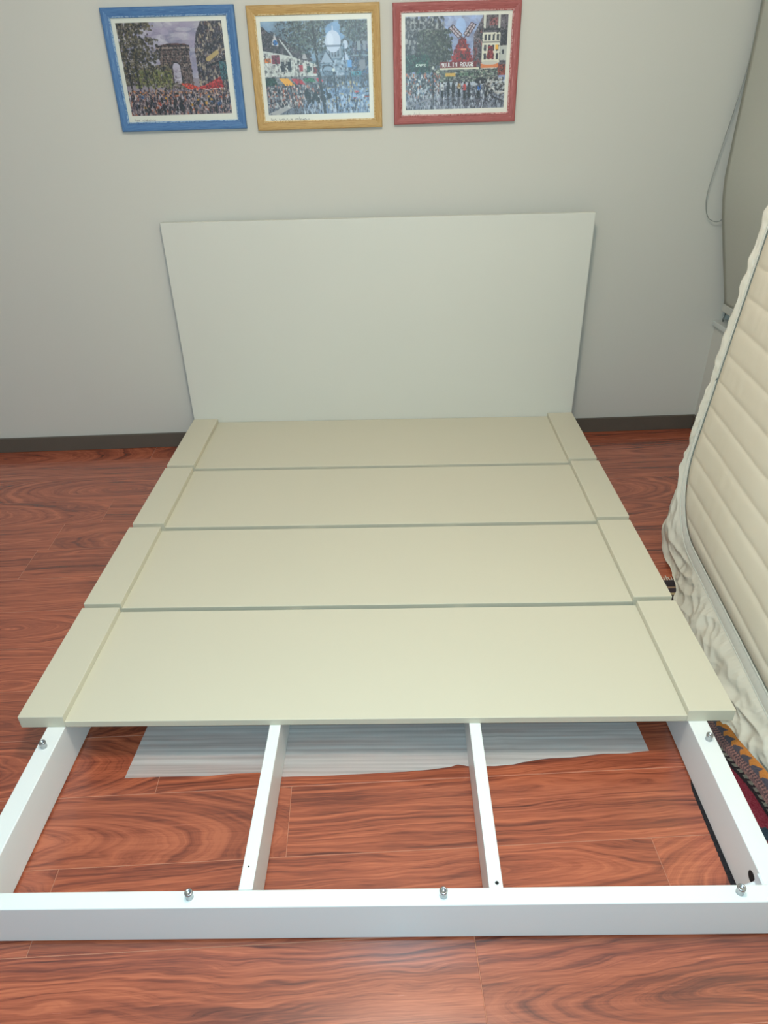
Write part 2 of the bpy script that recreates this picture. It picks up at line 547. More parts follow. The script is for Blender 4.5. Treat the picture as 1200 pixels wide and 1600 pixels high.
# ------------------------------------------------------------------ rug beside the bed
ny, nw = 420, 150
P = np.zeros((ny, nw, 3)); W_ = np.zeros((ny, nw)); SS = np.zeros((ny, nw))
def sstep(a, b, x):
    t = min(1, max(0, (x - a) / (b - a))); return t * t * (3 - 2 * t)
for i in range(ny):
    y = -1.085 - 1.135 * i / (ny - 1)
    hgt = .070 * sstep(-1.66, -1.95, y) + .045 * sstep(-1.95, -2.4, y)
    xf = .868 + .16 * max(0, -1.86 - y) * .6
    xl = .800 if y > -1.80 else .800 - .0335 * sstep(-1.80, -1.92, y) - .016 * max(0, -1.92 - y) + .0015 * mnoise.noise(Vector((0, y * 160, 3)))
    wr = .052
    prof = [(xl, .0), (xl + .003, .0036), (xf - .01, .0040)]
    for k in range(1, 13):
        t = k / 12
        prof.append((xf + wr * t, .004 + hgt * (t * t * (3 - 2 * t))))
    for k in range(1, 9):
        t = k / 8
        prof.append((xf + wr + .022 * t, .004 + hgt * (1 - t * t * (3 - 2 * t))))
    prof.append((1.36, .004))
    pr = np.array(prof)
    d = np.concatenate([[0], np.cumsum(np.hypot(*np.diff(pr, axis=0).T))])
    # dense sampling where visible
    dd = np.concatenate([np.linspace(0, d[3], 60, endpoint=False), np.linspace(d[3], d[-2], nw - 60 - 6, endpoint=False), np.linspace(d[-2], d[-1], 6)])
    P[i, :, 0] = np.interp(dd, d, pr[:, 0]); P[i, :, 1] = y; P[i, :, 2] = np.interp(dd, d, pr[:, 1])
    crest = d[14]
    W_[i] = crest - dd                # distance from the crest towards the bed
    SS[i] = y
SS = SS + .004 * np.sin(W_ * 300)
rng = np.random.RandomState(3)
C = np.zeros((ny, nw, 3))
C[:] = (122, 44, 54)                  # wine-red field
C += (rng.rand(ny, nw, 1) - .5) * 26
per = .040
ph_ = (SS / per) % 1.0
tri = 1 - np.abs(ph_ * 2 - 1)
def put(mask, col, var=16):
    C[mask] = np.array(col) + (rng.rand(mask.sum(), 1) - .5) * var
put((W_ < .062) & (W_ > -.4), (44, 36, 38))
put((W_ < .054) & (W_ > .044) & (((SS / .02) % 1) < .6), (118, 112, 100))
put((W_ < .046) & (W_ > -.4), (88, 70, 72))
put((W_ < .046) & (W_ > .020) & (((SS * 1.0 + W_ * .6) / .0085 % 1) < .45), (156, 112, 104))
put((W_ < .024) & (W_ > -.4) & (W_ > .004 + .0 * tri), (84, 78, 86))
put((W_ < .003 + .021 * (1 - tri)) & (W_ > -.012), (196, 124, 62))
put((W_ < -.012) & (W_ > -.4), (60, 46, 44))
put((W_ > .10) & (W_ < .112), (40, 34, 40))
fl_ = ((W_ - .093) / .014) ** 2 + ((((SS + .03) / .16) % 1 - .5) * .16 / .02) ** 2 < 1
put(fl_, (46, 58, 66))
# far end border stripes
put((SS > -1.19) & (SS < -1.16), (70, 58, 58)); put((SS > -1.165) & (SS < -1.155), (176, 150, 110))
put((SS >= -1.155) & (SS < -1.13), (64, 52, 56)); put((SS > -1.13) & (SS < -1.122), (150, 120, 96)); put(SS >= -1.122, (58, 50, 52))
edge_m = P[:, :, 0] < (np.minimum.reduce(P[:, :, 0], axis=1)[:, None] + .012)
put(edge_m, (46, 42, 44), 22)
rug = grid('rug', P, M['rug'])
paint(rug, C)
tag(rug, 'wine-red patterned wool rug with orange zigzag border bunched up beside the bed', 'rug')
# fringe at the far end
V, Fc = [], []
for k in range(60):
    x = .806 + k * .0085 + rng.uniform(-.002, .002)
    dx = rng.uniform(-.008, .008); L = rng.uniform(.022, .034)
    b = len(V)
    V += [(x - .0018, -1.087, .0035), (x + .0018, -1.087, .0035), (x + .0012 + dx, -1.087 + L, .001), (x - .0012 + dx, -1.087 + L, .001)]
    V += [(x - .0018, -1.087, .0012), (x + .0018, -1.087, .0012), (x + .0012 + dx, -1.087 + L, .0002), (x - .0012 + dx, -1.087 + L, .0002)]
    Fc += [(b, b + 1, b + 2, b + 3), (b + 7, b + 6, b + 5, b + 4), (b, b + 3, b + 7, b + 4), (b + 1, b + 5, b + 6, b + 2), (b + 3, b + 2, b + 6, b + 7)]
fo = mesh('fringe', V, Fc, plain('fringe_cotton', (206, 196, 178), .9, .1), rug)
fo['kind'] = 'stuff'; fo['label'] = 'cream cotton fringe'

# ------------------------------------------------------------------ mattress leaning on the window wall
Ld = Vector((-.078, -1, 0)).normalized()
Ud = Vector((.092, 0, 1)); Ud = (Ud - Ud.dot(Ld) * Ld).normalized()
Nd = Ld.cross(Ud); Nd = Nd if Nd.x < 0 else -Nd
M0 = Vector((1.056, -.835, .010))
def ML(l, u, n): return M0 + Ld * l + Ud * u + Nd * n
mat_o = empty('mattress', tuple(ML(.95, 0, -.1)))
tag(mat_o, 'double mattress in a cream quilted protector, standing on its side against the blind', 'mattress')
LEN, HGT, THK = 1.90, 1.50, .20


def rrect(l0, l1, u0, u1, r, n=10, inset=0):
    l0 += inset; l1 -= inset; u0 += inset; u1 -= inset
    r = max(.004, r - inset)
    pts = []
    for cx, cy, a0 in ((l0 + r, u1 - r, 90), (l0 + r, u0 + r, 180), (l1 - r, u0 + r, 270), (l1 - r, u1 - r, 0)):
        for k in range(n + 1):
            a = math.radians(a0 + 90 * k / n)
            pts.append((cx + r * math.cos(a), cy + r * math.sin(a)))
    return pts


V, Fc = [], []
rings = [(-.006, .034), (-.012, .014), (-.030, .004), (-.05, .0), (-.16, .0), (-.185, .008), (-THK, .034)]
for n_, ins in rings:
    for l, u in rrect(0, LEN, 0, HGT, .09, 10, ins): V.append(ML(l, u, n_))
k_ = len(V) // len(rings)
for i in range(len(rings) - 1):
    for k in range(k_):
        Fc.append((i * k_ + k, i * k_ + (k + 1) % k_, (i + 1) * k_ + (k + 1) % k_, (i + 1) * k_ + k))
Fc.append(tuple(range(k_))[::-1]); Fc.append(tuple((len(rings) - 1) * k_ + k for k in range(k_)))
mesh('mattress_core', V, Fc, M['fabric_white'], mat_o, True)

# quilted top: pillowed channels running along the length
PU0, PU1, PR, CH = .125, 1.47, .25, .0890
NU, NL = 300, 150
P = np.zeros((NU, NL, 3))
for i in range(NU):
    u = PU0 + (PU1 - PU0) * i / (NU - 1)
    def lim(u):
        a = 0
        if u < PU0 + PR: a = PR - math.sqrt(max(0, PR ** 2 - (PU0 + PR - u) ** 2))
        return a
    l0 = lim(u) + .002
    for j in range(NL):
        t = j / (NL - 1)
        l = l0 + (1.86 - l0) * t ** 1.25
        q = ((u - PU0 + .035 + .003 * mnoise.noise(Vector((l * 3, u * 4, 0)))) / CH) % 1.0
        pil = (1 - abs(2 * q - 1) ** 4.0) * .0045
        ed = min(1.0, (l - l0) / .06); ed2 = min(1, (u - PU0) / .05)
        fall = (1 - (1 - ed) ** 2) * (1 - (1 - ed2) ** 2)
        pk = .0016 * mnoise.noise(Vector((l * 30, u * 12, 2.2))) + .004 * mnoise.noise(Vector((l * 3.2, u * 3, 7)))
        P[i, j] = ML(l, u, -.001 + fall * (.008 + pil + pk))
grid('quilted_top', P, M['quilt'], mat_o, True)

# path round the edge of the quilted top: down the far edge, round the corner, along the bottom
path = []
for k in range(200):
    path.append((0.0, 1.47 - (1.47 - PU0 - PR) * k / 200, -1.0, 0.0))
for k in range(60):
    a = math.radians(180 + 90 * k / 60)
    path.append((PR + PR * math.cos(a), PU0 + PR + PR * math.sin(a), math.cos(a), math.sin(a)))
for k in range(361):
    path.append((PR + (1.80 - PR) * k / 360, PU0, 0.0, -1.0))
arc = [0]
for a, b in zip(path, path[1:]): arc.append(arc[-1] + math.hypot(a[0] - b[0], a[1] - b[1]))
pip = [ML(l + ol * .001, u + ou * .001, .004 + .0008 * mnoise.noise(Vector((s * 40, 0, 0)))) for (l, u, ol, ou), s in zip(path, arc)]
tube('piping', pip, .0030, M['piping'], mat_o, 8)
bot = [k for k in range(len(path)) if path[k][3] < -.12]
b0 = bot[0]
# stitched ribbon below the piping, fading out up the far edge
RB = np.zeros((len(path) - b0 + 24, 9, 3))
for ii, k in enumerate(range(b0 - 24, len(path))):
    l, u, ol, ou = path[k]
    wd = .030 * sstep(0, 90, ii) + .004
    for j in range(9):
        t = j / 8
        RB[ii, j] = ML(l + ol * wd * t, u + ou * wd * t, .004 + .005 * t + .0014 * math.sin(t * math.pi) + .0011 * mnoise.noise(Vector((arc[k] * 130, t * 2, 5))))
grid('ribbon', RB, M['ribbon'], mat_o, True, True)
tube('piping', [RB[i, -1] for i in range(RB.shape[0])], .0022, M['piping'], mat_o, 6)

# gathered skirt
NV = 64
SK = np.zeros((len(path), NV, 3))
for k, (l, u, ol, ou) in enumerate(path):
    s = arc[k]
    b = sstep(0.15, .95, -ou)
    wd = (.030 * sstep(0, 90, k - b0 + 24) + .004)
    rip = mnoise.noise(Vector((s * 9, 0, 3.3)))
    rip2 = mnoise.noise(Vector((s * 26, 0, 8.3)))
    cnr = math.exp(-((s - 1.25) / .24) ** 2)
    for j in range(NV):
        v = j / (NV - 1)
        # far edge: short frill that curls back round the side
        o_f = wd + (.020 + .012 * rip + .005 * rip2 - .006 * cnr) * math.sin(min(1, v * 1.6) * math.pi / 2)
        n_f = .004 + (.013 + .006 * rip2) * math.sin(min(1, v * 1.5) * math.pi) - .15 * max(0, v - .45) ** 1.2
        # bottom: falls and flares out to the floor
        o_b = wd + (.150 - wd) * v
        fl = .014 + .050 * sstep(1.45, 1.72, s) - .056 * sstep(2.10, 2.40, s) + .012 * rip
        n_b = .009 + fl * v ** .9 + .008 * math.sin(v * math.pi) * cnr
        o = o_f * (1 - b) + o_b * b
        n = n_f * (1 - b) + n_b * b
        # wrinkles
        env = math.sin(min(1, v * 3) * math.pi / 2)
        g = mnoise.noise(Vector((s * 11 + v * 1.2 * rip, v * 1.1, 1.7))) * .011
        r1 = 1 - abs(mnoise.noise(Vector((s * 7 + v * 1.8, v * 1.5 - s * 2, 5.1)))) * 2.4
        r2_ = 1 - abs(mnoise.noise(Vector((s * 17 - v * 2.6, v * 2.4 + s * 2, 9.4)))) * 2.4
        r3 = 1 - abs(mnoise.noise(Vector((s * 34 + v * 4, v * 4 + s * 3, 2.4)))) * 2.0
        wk = env * (g + .009 * (r1 - .4) + .0055 * (r2_ - .3) + .0018 * r3) * (.25 + .75 * max(b, cnr))
        fine = .0022 * math.sin(s * 520 + 3 * mnoise.noise(Vector((s * 30, 0, 0)))) * math.exp(-v * 7)
        n += wk + fine * (.3 + .7 * b)
        o += (1 - b) * .004 * mnoise.noise(Vector((s * 55, v * 5, 2)))
        p = ML(l + ol * o, u + ou * o, n)
        if p.z < .007:
            ex_ = .007 - p.z
            p = Vector((p.x - ex_ * .2, p.y, .007 + .004 * (1 + mnoise.noise(Vector((s * 30, v * 9, 1))))))
        SK[k, j] = p
grid('skirt', SK, M['fabric_white'], mat_o, True, True)

# ------------------------------------------------------------------ roller blind
bl = empty('roller_blind', (1.45, -.8, 0.6))
tag(bl, 'grey fabric roller blind hanging at the window behind the mattress', 'blind')
prof = [(2.50, 1.403), (1.5, 1.404), (1.26, 1.402), (1.12, 1.403), (1.04, 1.412), (.966, 1.427), (.89, 1.446), (.815, 1.465), (.72, 1.490), (.62, 1.515)]
pz, px = np.array(prof).T
nz, ny = 90, 60
P = np.zeros((nz, ny, 3))
for i in range(nz):
    z = 2.50 - (2.50 - .612) * i / (nz - 1)
    x = np.interp(-z, -pz, px)
    for j in range(ny):
        y = .103 - 1.95 * j / (ny - 1)
        P[i, j] = (x + .0389 * (.103 - y) * .6 + .002 * mnoise.noise(Vector((0, y * 3, z * 2))), y, z)
g = grid('blind_fabric', P, M['blind'], bl, True)
md = g.modifiers.new('thickness', 'SOLIDIFY'); md.thickness = .0012
bx = Matrix.Translation((1.517, .106, .598)) @ Matrix.Rotation(.03, 4, 'Z')
box('bottom_bar', -.006, .008, -1.95, 0.002, -.017, .015, M['blind_bar'], bl, .003, xf=bx)
tube('roller_tube', [(1.425, .125, 2.50), (1.475, -1.86, 2.50)], .022, M['blind_bar'], bl, 16)
ch = [(1.407, 2.48), (1.409, 2.0), (1.407, 1.696), (1.408, 1.532), (1.398, 1.42), (1.377, 1.271), (1.363, 1.17), (1.352, 1.089), (1.350, 1.05), (1.353, 1.020), (1.362, .987), (1.375, .966), (1.391, .955), (1.410, .950), (1.428, .954)]
pts = []
for i in range(len(ch) - 1):
    for k in range(6):
        t = k / 6
        p0 = ch[max(0, i - 1)]; p1 = ch[i]; p2 = ch[i + 1]; p3 = ch[min(len(ch) - 1, i + 2)]
        q = [.5 * ((2 * p1[d]) + (-p0[d] + p2[d]) * t + (2 * p0[d] - 5 * p1[d] + 4 * p2[d] - p3[d]) * t * t + (-p0[d] + 3 * p1[d] - 3 * p2[d] + p3[d]) * t ** 3) for d in (0, 1)]
        pts.append((q[0], .112, q[1]))
pts += [(1.440, .110, .975), (1.438, .112, 1.06), (1.425, .114, 1.3), (1.418, .114, 1.7), (1.418, .114, 2.48)]
tube('pull_cord', pts, .0020, M['cord'], bl, 6)
tube('cord_tail', [(1.535, .10, .60), (1.533, .102, .57), (1.528, .104, .545), (1.530, .106, .534)], .004, M['cord'], bl, 6)

# ------------------------------------------------------------------ framed prints
FONT = {'M': ('10001', '11011', '10101', '10101', '10001', '10001', '10001'), 'O': ('01110', '10001', '10001', '10001', '10001', '10001', '01110'),
        'U': ('10001', '10001', '10001', '10001', '10001', '10001', '01110'), 'L': ('10000', '10000', '10000', '10000', '10000', '10000', '11111'),
        'I': ('01110', '00100', '00100', '00100', '00100', '00100', '01110'), 'N': ('10001', '11001', '10101', '10101', '10011', '10001', '10001'),
        'R': ('11110', '10001', '10001', '11110', '10100', '10010', '10001'), 'G': ('01110', '10001', '10000', '10111', '10001', '10001', '01110'),
        'E': ('11111', '10000', '10000', '11110', '10000', '10000', '11111'), 'C': ('01110', '10001', '10000', '10000', '10000', '10001', '01110'),
        'A': ('01110', '10001', '10001', '11111', '10001', '10001', '10001'), 'F': ('11111', '10000', '10000', '11110', '10000', '10000', '10000'), ' ': ('00000',) * 7}


class Pic:
    def __init__(s, w, h, seed):
        s.w, s.h = w, h
        s.a = np.zeros((h, w, 3)); s.r = np.random.RandomState(seed)
        s.Y, s.X = np.mgrid[0:h, 0:w]
        s.X = (s.X + .5) / w; s.Y = (s.Y + .5) / h

    def put(s, m, c, al=1.0, var=0):
        c = np.array(c, float)
        if var: c = c + (s.r.rand(m.sum(), 1) - .5) * var
        s.a[m] = s.a[m] * (1 - al) + c * al

    def pm(s, pts):
        m = np.zeros(s.X.shape, bool); n = len(pts)
        for i in range(n):
            x0, y0 = pts[i]; x1, y1 = pts[(i + 1) % n]
            if y0 == y1: continue
            c = ((s.Y >= min(y0, y1)) & (s.Y < max(y0, y1))) & (s.X < x0 + (s.Y - y0) * (x1 - x0) / (y1 - y0))
            m ^= c
        return m

    def poly(s, pts, c, al=1., var=0): s.put(s.pm(pts), c, al, var)
    def rect(s, x0, y0, x1, y1, c, al=1., var=0): s.put((s.X >= x0) & (s.X < x1) & (s.Y >= y0) & (s.Y < y1), c, al, var)
    def ell(s, x, y, rx, ry, c, al=1., var=0): s.put(((s.X - x) / rx) ** 2 + ((s.Y - y) / ry) ** 2 < 1, c, al, var)

    def line(s, x0, y0, x1, y1, w, c, al=1.):
        dx, dy = x1 - x0, y1 - y0
        t = np.clip(((s.X - x0) * dx + (s.Y - y0) * dy) / (dx * dx + dy * dy + 1e-12), 0, 1)
        s.put((s.X - x0 - t * dx) ** 2 + (s.Y - y0 - t * dy) ** 2 < w * w, c, al)

    def dabs(s, n, x0, y0, x1, y1, cols, rx, ry, al=.8, mask=None):
        for _ in range(n):
            x = s.r.uniform(x0, x1); y = s.r.uniform(y0, y1)
            if mask is not None and not mask(x, y): continue
            c = np.array(cols[s.r.randint(len(cols))]) + s.r.uniform(-14, 14)
            k = s.r.uniform(.5, 1.3); k2 = s.r.uniform(.5, 1.3)
            i0, i1 = int((y - ry * 1.3) * s.h), int((y + ry * 1.3) * s.h) + 2
            j0, j1 = int((x - rx * 1.3) * s.w), int((x + rx * 1.3) * s.w) + 2
            i0, j0 = max(0, i0), max(0, j0)
            X, Y = s.X[i0:i1, j0:j1], s.Y[i0:i1, j0:j1]
            if X.size == 0: continue
            m = ((X - x) / (rx * k)) ** 2 + ((Y - y) / (ry * k2)) ** 2 < 1
            sub = s.a[i0:i1, j0:j1]
            sub[m] = sub[m] * (1 - al) + c * al

    def text(s, t, x, y, cw, chh, c, slope=0.0):
        for i, chh_ in enumerate(t):
            g = FONT[chh_]
            for r_ in range(7):
                for q in range(5):
                    if g[r_][q] == '1':
                        xx = x + (i * 6 + q) * cw / 6; yy = y + r_ * chh / 7 + slope * (i * cw)
                        s.rect(xx, yy, xx + cw / 6 * 1.05, yy + chh / 7 * 1.05, c)


def art_arch(w, h):
    p = Pic(w, h, 1)
    p.a[:] = (166, 158, 170)
    p.dabs(500, 0, 0, 1, .6, [(186, 178, 186), (150, 142, 158), (204, 196, 196), (172, 160, 176), (140, 138, 156)], .06, .035, .35)
    # far street haze
    p.rect(0, .60, 1, .74, (150, 138, 140), .7)
    # arch
    st, dk, lt = (122, 104, 98), (72, 58, 58), (164, 146, 136)
    p.poly([(.36, .30), (.655, .30), (.66, .70), (.37, .70)], st)
    p.rect(.345, .245, .665, .300, dk); p.rect(.34, .262, .67, .278, lt); p.poly([(.36, .245), (.48, .222), (.62, .225), (.65, .245)], (112, 84, 78))
    p.rect(.36, .335, .655, .352, dk, .8); p.rect(.36, .352, .655, .362, lt, .8)
    p.rect(.385, .42, .455, .485, dk, .7); p.rect(.395, .43, .445, .475, lt, .7); p.rect(.57, .42, .645, .485, dk, .7); p.rect(.58, .43, .635, .475, lt, .7)
    p.ell(.513, .475, .050, .060, dk); p.rect(.463, .475, .563, .66, dk)
    p.ell(.513, .480, .037, .050, (186, 178, 186)); p.rect(.476, .480, .550, .655, (182, 172, 180)); p.dabs(60, .48, .50, .545, .66, [(160, 150, 160), (196, 188, 194), (130, 120, 124)], .010, .014, .5)
    p.rect(.37, .655, .66, .72, (126, 112, 110), .8); p.dabs(120, .36, .64, .67, .72, [(90, 76, 76), (150, 130, 124), (120, 116, 80), (176, 164, 160)], .010, .010, .7)
    p.dabs(260, .36, .25, .66, .70, [dk, lt, (140, 116, 106)], .008, .012, .55, lambda x, y: not (.470 < x < .556 and y > .43))
    # right buildings
    bp = [(.715, .72), (.715, .26), (.745, .12), (.80, .0), (1.01, -.01), (1.01, .74)]
    p.poly(bp, (92, 84, 92))
    inb = lambda x, y: x > .72 and (y > .26 - (x - .72) * 2.8)
    p.dabs(900, .71, 0, 1, .72, [(60, 56, 66), (120, 112, 118), (160, 146, 132), (70, 66, 84), (188, 172, 150), (110, 84, 76)], .009, .022, .75, inb)
    for i in range(7): p.line(.74 + .01 * i, .42 - .04 * i, 1.0, .20 + .03 * i * (1 if i < 4 else 2) - .1, .0035, (40, 38, 48), .7)
    p.line(.83, .40, .92, .33, .022, (186, 164, 118)); p.line(.83, .47, 1.0, .40, .012, (48, 50, 58))
    p.rect(.93, .42, 1, .62, (62, 110, 116), .8)
    # trees left
    ft = lambda x, y: x < random.uniform(-.12, .06) + .34 - .25 * abs(y - .30) + .05 * math.sin(y * 40) or (y > .45 and x < .45 - .2 * (y - .5))
    p.dabs(1500, 0, 0, .46, .66, [(84, 78, 62), (110, 98, 74), (66, 62, 54), (128, 116, 84), (96, 92, 66), (140, 128, 110)], .014, .016, .6, ft)
    p.dabs(230, .1, .50, .46, .70, [(132, 132, 76), (112, 118, 70), (152, 148, 92)], .012, .014, .6)
    for x, t in ((.04, .008), (.12, .007), (.20, .005), (.27, .004)): p.line(x, .45, x + .015, .84, t, (58, 46, 44), .85)
    # awnings
    p.poly([(.53, .655), (.60, .650), (.70, .695), (.70, .73), (.60, .715)], (214, 92, 68)); p.poly([(.70, .70), (.80, .66), (.93, .585), (.955, .715), (.72, .735)], (186, 58, 58))
    p.line(.72, .70, .92, .62, .006, (214, 96, 88)); p.line(.74, .73, .95, .712, .005, (226, 196, 188))
    # crowd
    p.rect(0, .735, 1, 1, (146, 128, 126))
    p.dabs(700, 0, .72, 1, .80, [(60, 54, 58), (190, 176, 166), (96, 80, 80), (206, 140, 90), (120, 110, 130)], .006, .012, .8)
    p.dabs(900, 0, .78, 1, .99, [(58, 52, 58), (176, 160, 158), (92, 78, 84), (200, 190, 190), (48, 56, 80), (188, 116, 84), (140, 120, 124)], .007, .020, .75)
    p.dabs(60, .05, .82, .97, .97, [(34, 32, 40), (50, 46, 54)], .010, .034, .9)
    p.dabs(14, .1, .78, .95, .92, [(206, 160, 70), (196, 84, 60), (90, 120, 160)], .012, .018, .9)
    return p


def art_dome(w, h):
    p = Pic(w, h, 2)
    p.a[:] = (120, 136, 148)
    p.dabs(400, 0, 0, 1, .5, [(134, 156, 178), (110, 124, 134), (150, 170, 190), (98, 108, 116)], .05, .04, .4)
    p.ell(.70, .12, .10, .10, (142, 172, 206), .7)
    # church
    wh, gr = (196, 202, 214), (96, 108, 124)
    p.rect(.54, .42, .80, .78, (136, 150, 164)); p.dabs(300, .54, .42, .80, .80, [wh, gr, (150, 164, 178)], .010, .016, .6)
    p.rect(.60, .26, .745, .40, (150, 160, 172))
    for x in (.625, .652, .680, .708): p.rect(x, .31, x + .014, .38, gr)
    p.ell(.67, .22, .074, .115, wh); p.ell(.645, .20, .03, .07, (218, 222, 230), .6); p.rect(.59, .255, .75, .275, gr, .6); p.rect(.664, .06, .676, .12, wh)
    p.ell(.563, .235, .030, .042, wh); p.ell(.785, .255, .026, .045, wh)
    p.poly([(.52, .45), (.595, .30), (.68, .45)], gr); p.poly([(.54, .44), (.595, .325), (.66, .44)], (166, 176, 190))
    p.poly([(.75, .42), (.785, .32), (.815, .42)], wh)
    p.ell(.61, .52, .060, .060, gr); p.ell(.61, .525, .046, .05, (150, 164, 180)); p.rect(.57, .53, .66, .75, (120, 134, 150)); p.rect(.59, .58, .64, .76, (86, 98, 118))
    # right buildings
    p.poly([(.82, .42), (.86, .20), (.92, .04), (1.01, .0), (1.01, .80), (.82, .80)], (104, 110, 128))
    p.dabs(420, .82, .05, 1, .8, [(76, 80, 98), (132, 138, 152), (98, 84, 96), (150, 150, 158), (70, 96, 130)], .012, .022, .65, lambda x, y: y > .42 - (x - .82) * 2.6)
    p.rect(.90, .22, .93, .32, (150, 156, 160)); p.rect(.95, .22, .98, .32, (146, 150, 158)); p.rect(.84, .36, 1, .38, (150, 164, 170), .7); p.rect(.91, .42, .97, .52, (140, 140, 146))
    p.rect(.80, .42, .84, .50, (112, 160, 206)); p.rect(.83, .54, .93, .60, (86, 148, 164)); p.rect(.84, .60, .93, .72, (128, 172, 208), .7)
    # left row of houses
    p.poly([(0, .05), (.10, .14), (.24, .22), (.44, .36), (.44, .44), (0, .30)], (86, 78, 84))
    p.dabs(380, 0, .05, .46, .42, [(66, 62, 70), (108, 94, 98), (90, 86, 92), (120, 112, 116)], .013, .013, .7, lambda x, y: y > .06 + x * .62)
    p.poly([(0, .30), (.25, .36), (.50, .46), (.50, .66), (0, .66)], (200, 200, 194))
    p.dabs(420, 0, .33, .5, .66, [(150, 146, 142), (216, 214, 206), (96, 92, 94), (182, 180, 176)], .010, .018, .6, lambda x, y: y > .33 + x * .24)
    p.poly([(.09, .24), (.12, .12), (.16, .26)], (196, 190, 188)); p.ell(.125, .22, .022, .028, (70, 130, 186)); p.line(.17, .19, .27, .36, .008, (186, 186, 184))
    p.poly([(.36, .40), (.395, .32), (.42, .40)], (178, 172, 172))
    for x in (.16, .225): p.rect(x, .42, x + .035, .53, (56, 58, 66))
    for x, c in ((.335, (176, 60, 74)), (.405, (66, 96, 86)), (.47, (150, 60, 60))): p.rect(x, .45 + (x - .3) * .2, x + .035, .52 + (x - .3) * .2, c)
    p.rect(.08, .345, .155, .44, (142, 58, 82)); p.rect(.01, .38, .07, .43, (214, 136, 62))
    p.rect(0, .58, 1, .78, (96, 96, 104), .55)
    p.poly([(0, .59), (.09, .59), (.12, .67), (0, .68)], (52, 88, 74)); p.poly([(.13, .595), (.22, .60), (.28, .68), (.19, .68)], (224, 172, 62)); p.poly([(.25, .605), (.34, .61), (.385, .67), (.30, .67)], (196, 62, 74))
    p.poly([(.36, .605), (.46, .60), (.485, .645), (.38, .65)], (72, 132, 100)); p.poly([(.49, .605), (.53, .60), (.56, .645), (.51, .65)], (206, 62, 82))
    # street and crowd
    p.rect(0, .78, 1, 1, (128, 132, 142)); p.poly([(0, .99), (.36, .80), (.40, .83), (.1, 1.0)], (176, 172, 170))
    p.poly([(.55, .72), (1, .72), (1, 1), (.50, 1)], (128, 148, 176), .8)
    p.dabs(620, 0, .68, .55, .92, [(52, 48, 54), (180, 172, 168), (92, 86, 92), (120, 112, 116), (190, 120, 96), (208, 204, 200)], .007, .018, .75)
    p.dabs(520, .35, .80, 1, .99, [(96, 104, 124), (178, 186, 198), (70, 76, 92), (150, 166, 190), (204, 208, 214)], .006, .024, .6)
    p.dabs(300, .55, .66, 1, .95, [(110, 124, 150), (190, 200, 212), (84, 92, 112), (150, 176, 206), (190, 170, 130)], .008, .018, .65)
    p.dabs(26, .38, .76, .62, .86, [(40, 38, 46)], .012, .040, .9)
    p.dabs(6, .85, .76, 1, .84, [(206, 96, 90), (60, 70, 90)], .02, .010, .9)
    # tree, lamp posts
    p.dabs(900, .22, 0, .60, .34, [(88, 96, 92), (110, 118, 108), (70, 78, 78), (132, 138, 130)], .013, .012, .6, lambda x, y: (x - .42) ** 2 / .04 + (y - .12) ** 2 / .05 < random.uniform(.1, 1.5))
    p.dabs(420, .74, 0, 1, .22, [(96, 106, 104), (122, 132, 126), (80, 90, 94)], .013, .012, .6, lambda x, y: y < .24 - (x - .95) ** 2 * 3)
    p.line(.49, .08, .52, .55, .010, (66, 62, 66)); p.line(.52, .55, .56, 1.0, .014, (70, 68, 74)); p.line(.49, .25, .44, .10, .005, (66, 62, 66)); p.line(.50, .2, .55, .06, .005, (66, 62, 66))
    p.line(.665, .53, .68, .96, .006, (58, 66, 84)); p.ell(.662, .52, .014, .020, (210, 212, 206)); p.line(.77, .25, .79, .94, .006, (92, 108, 132), .8)
    return p


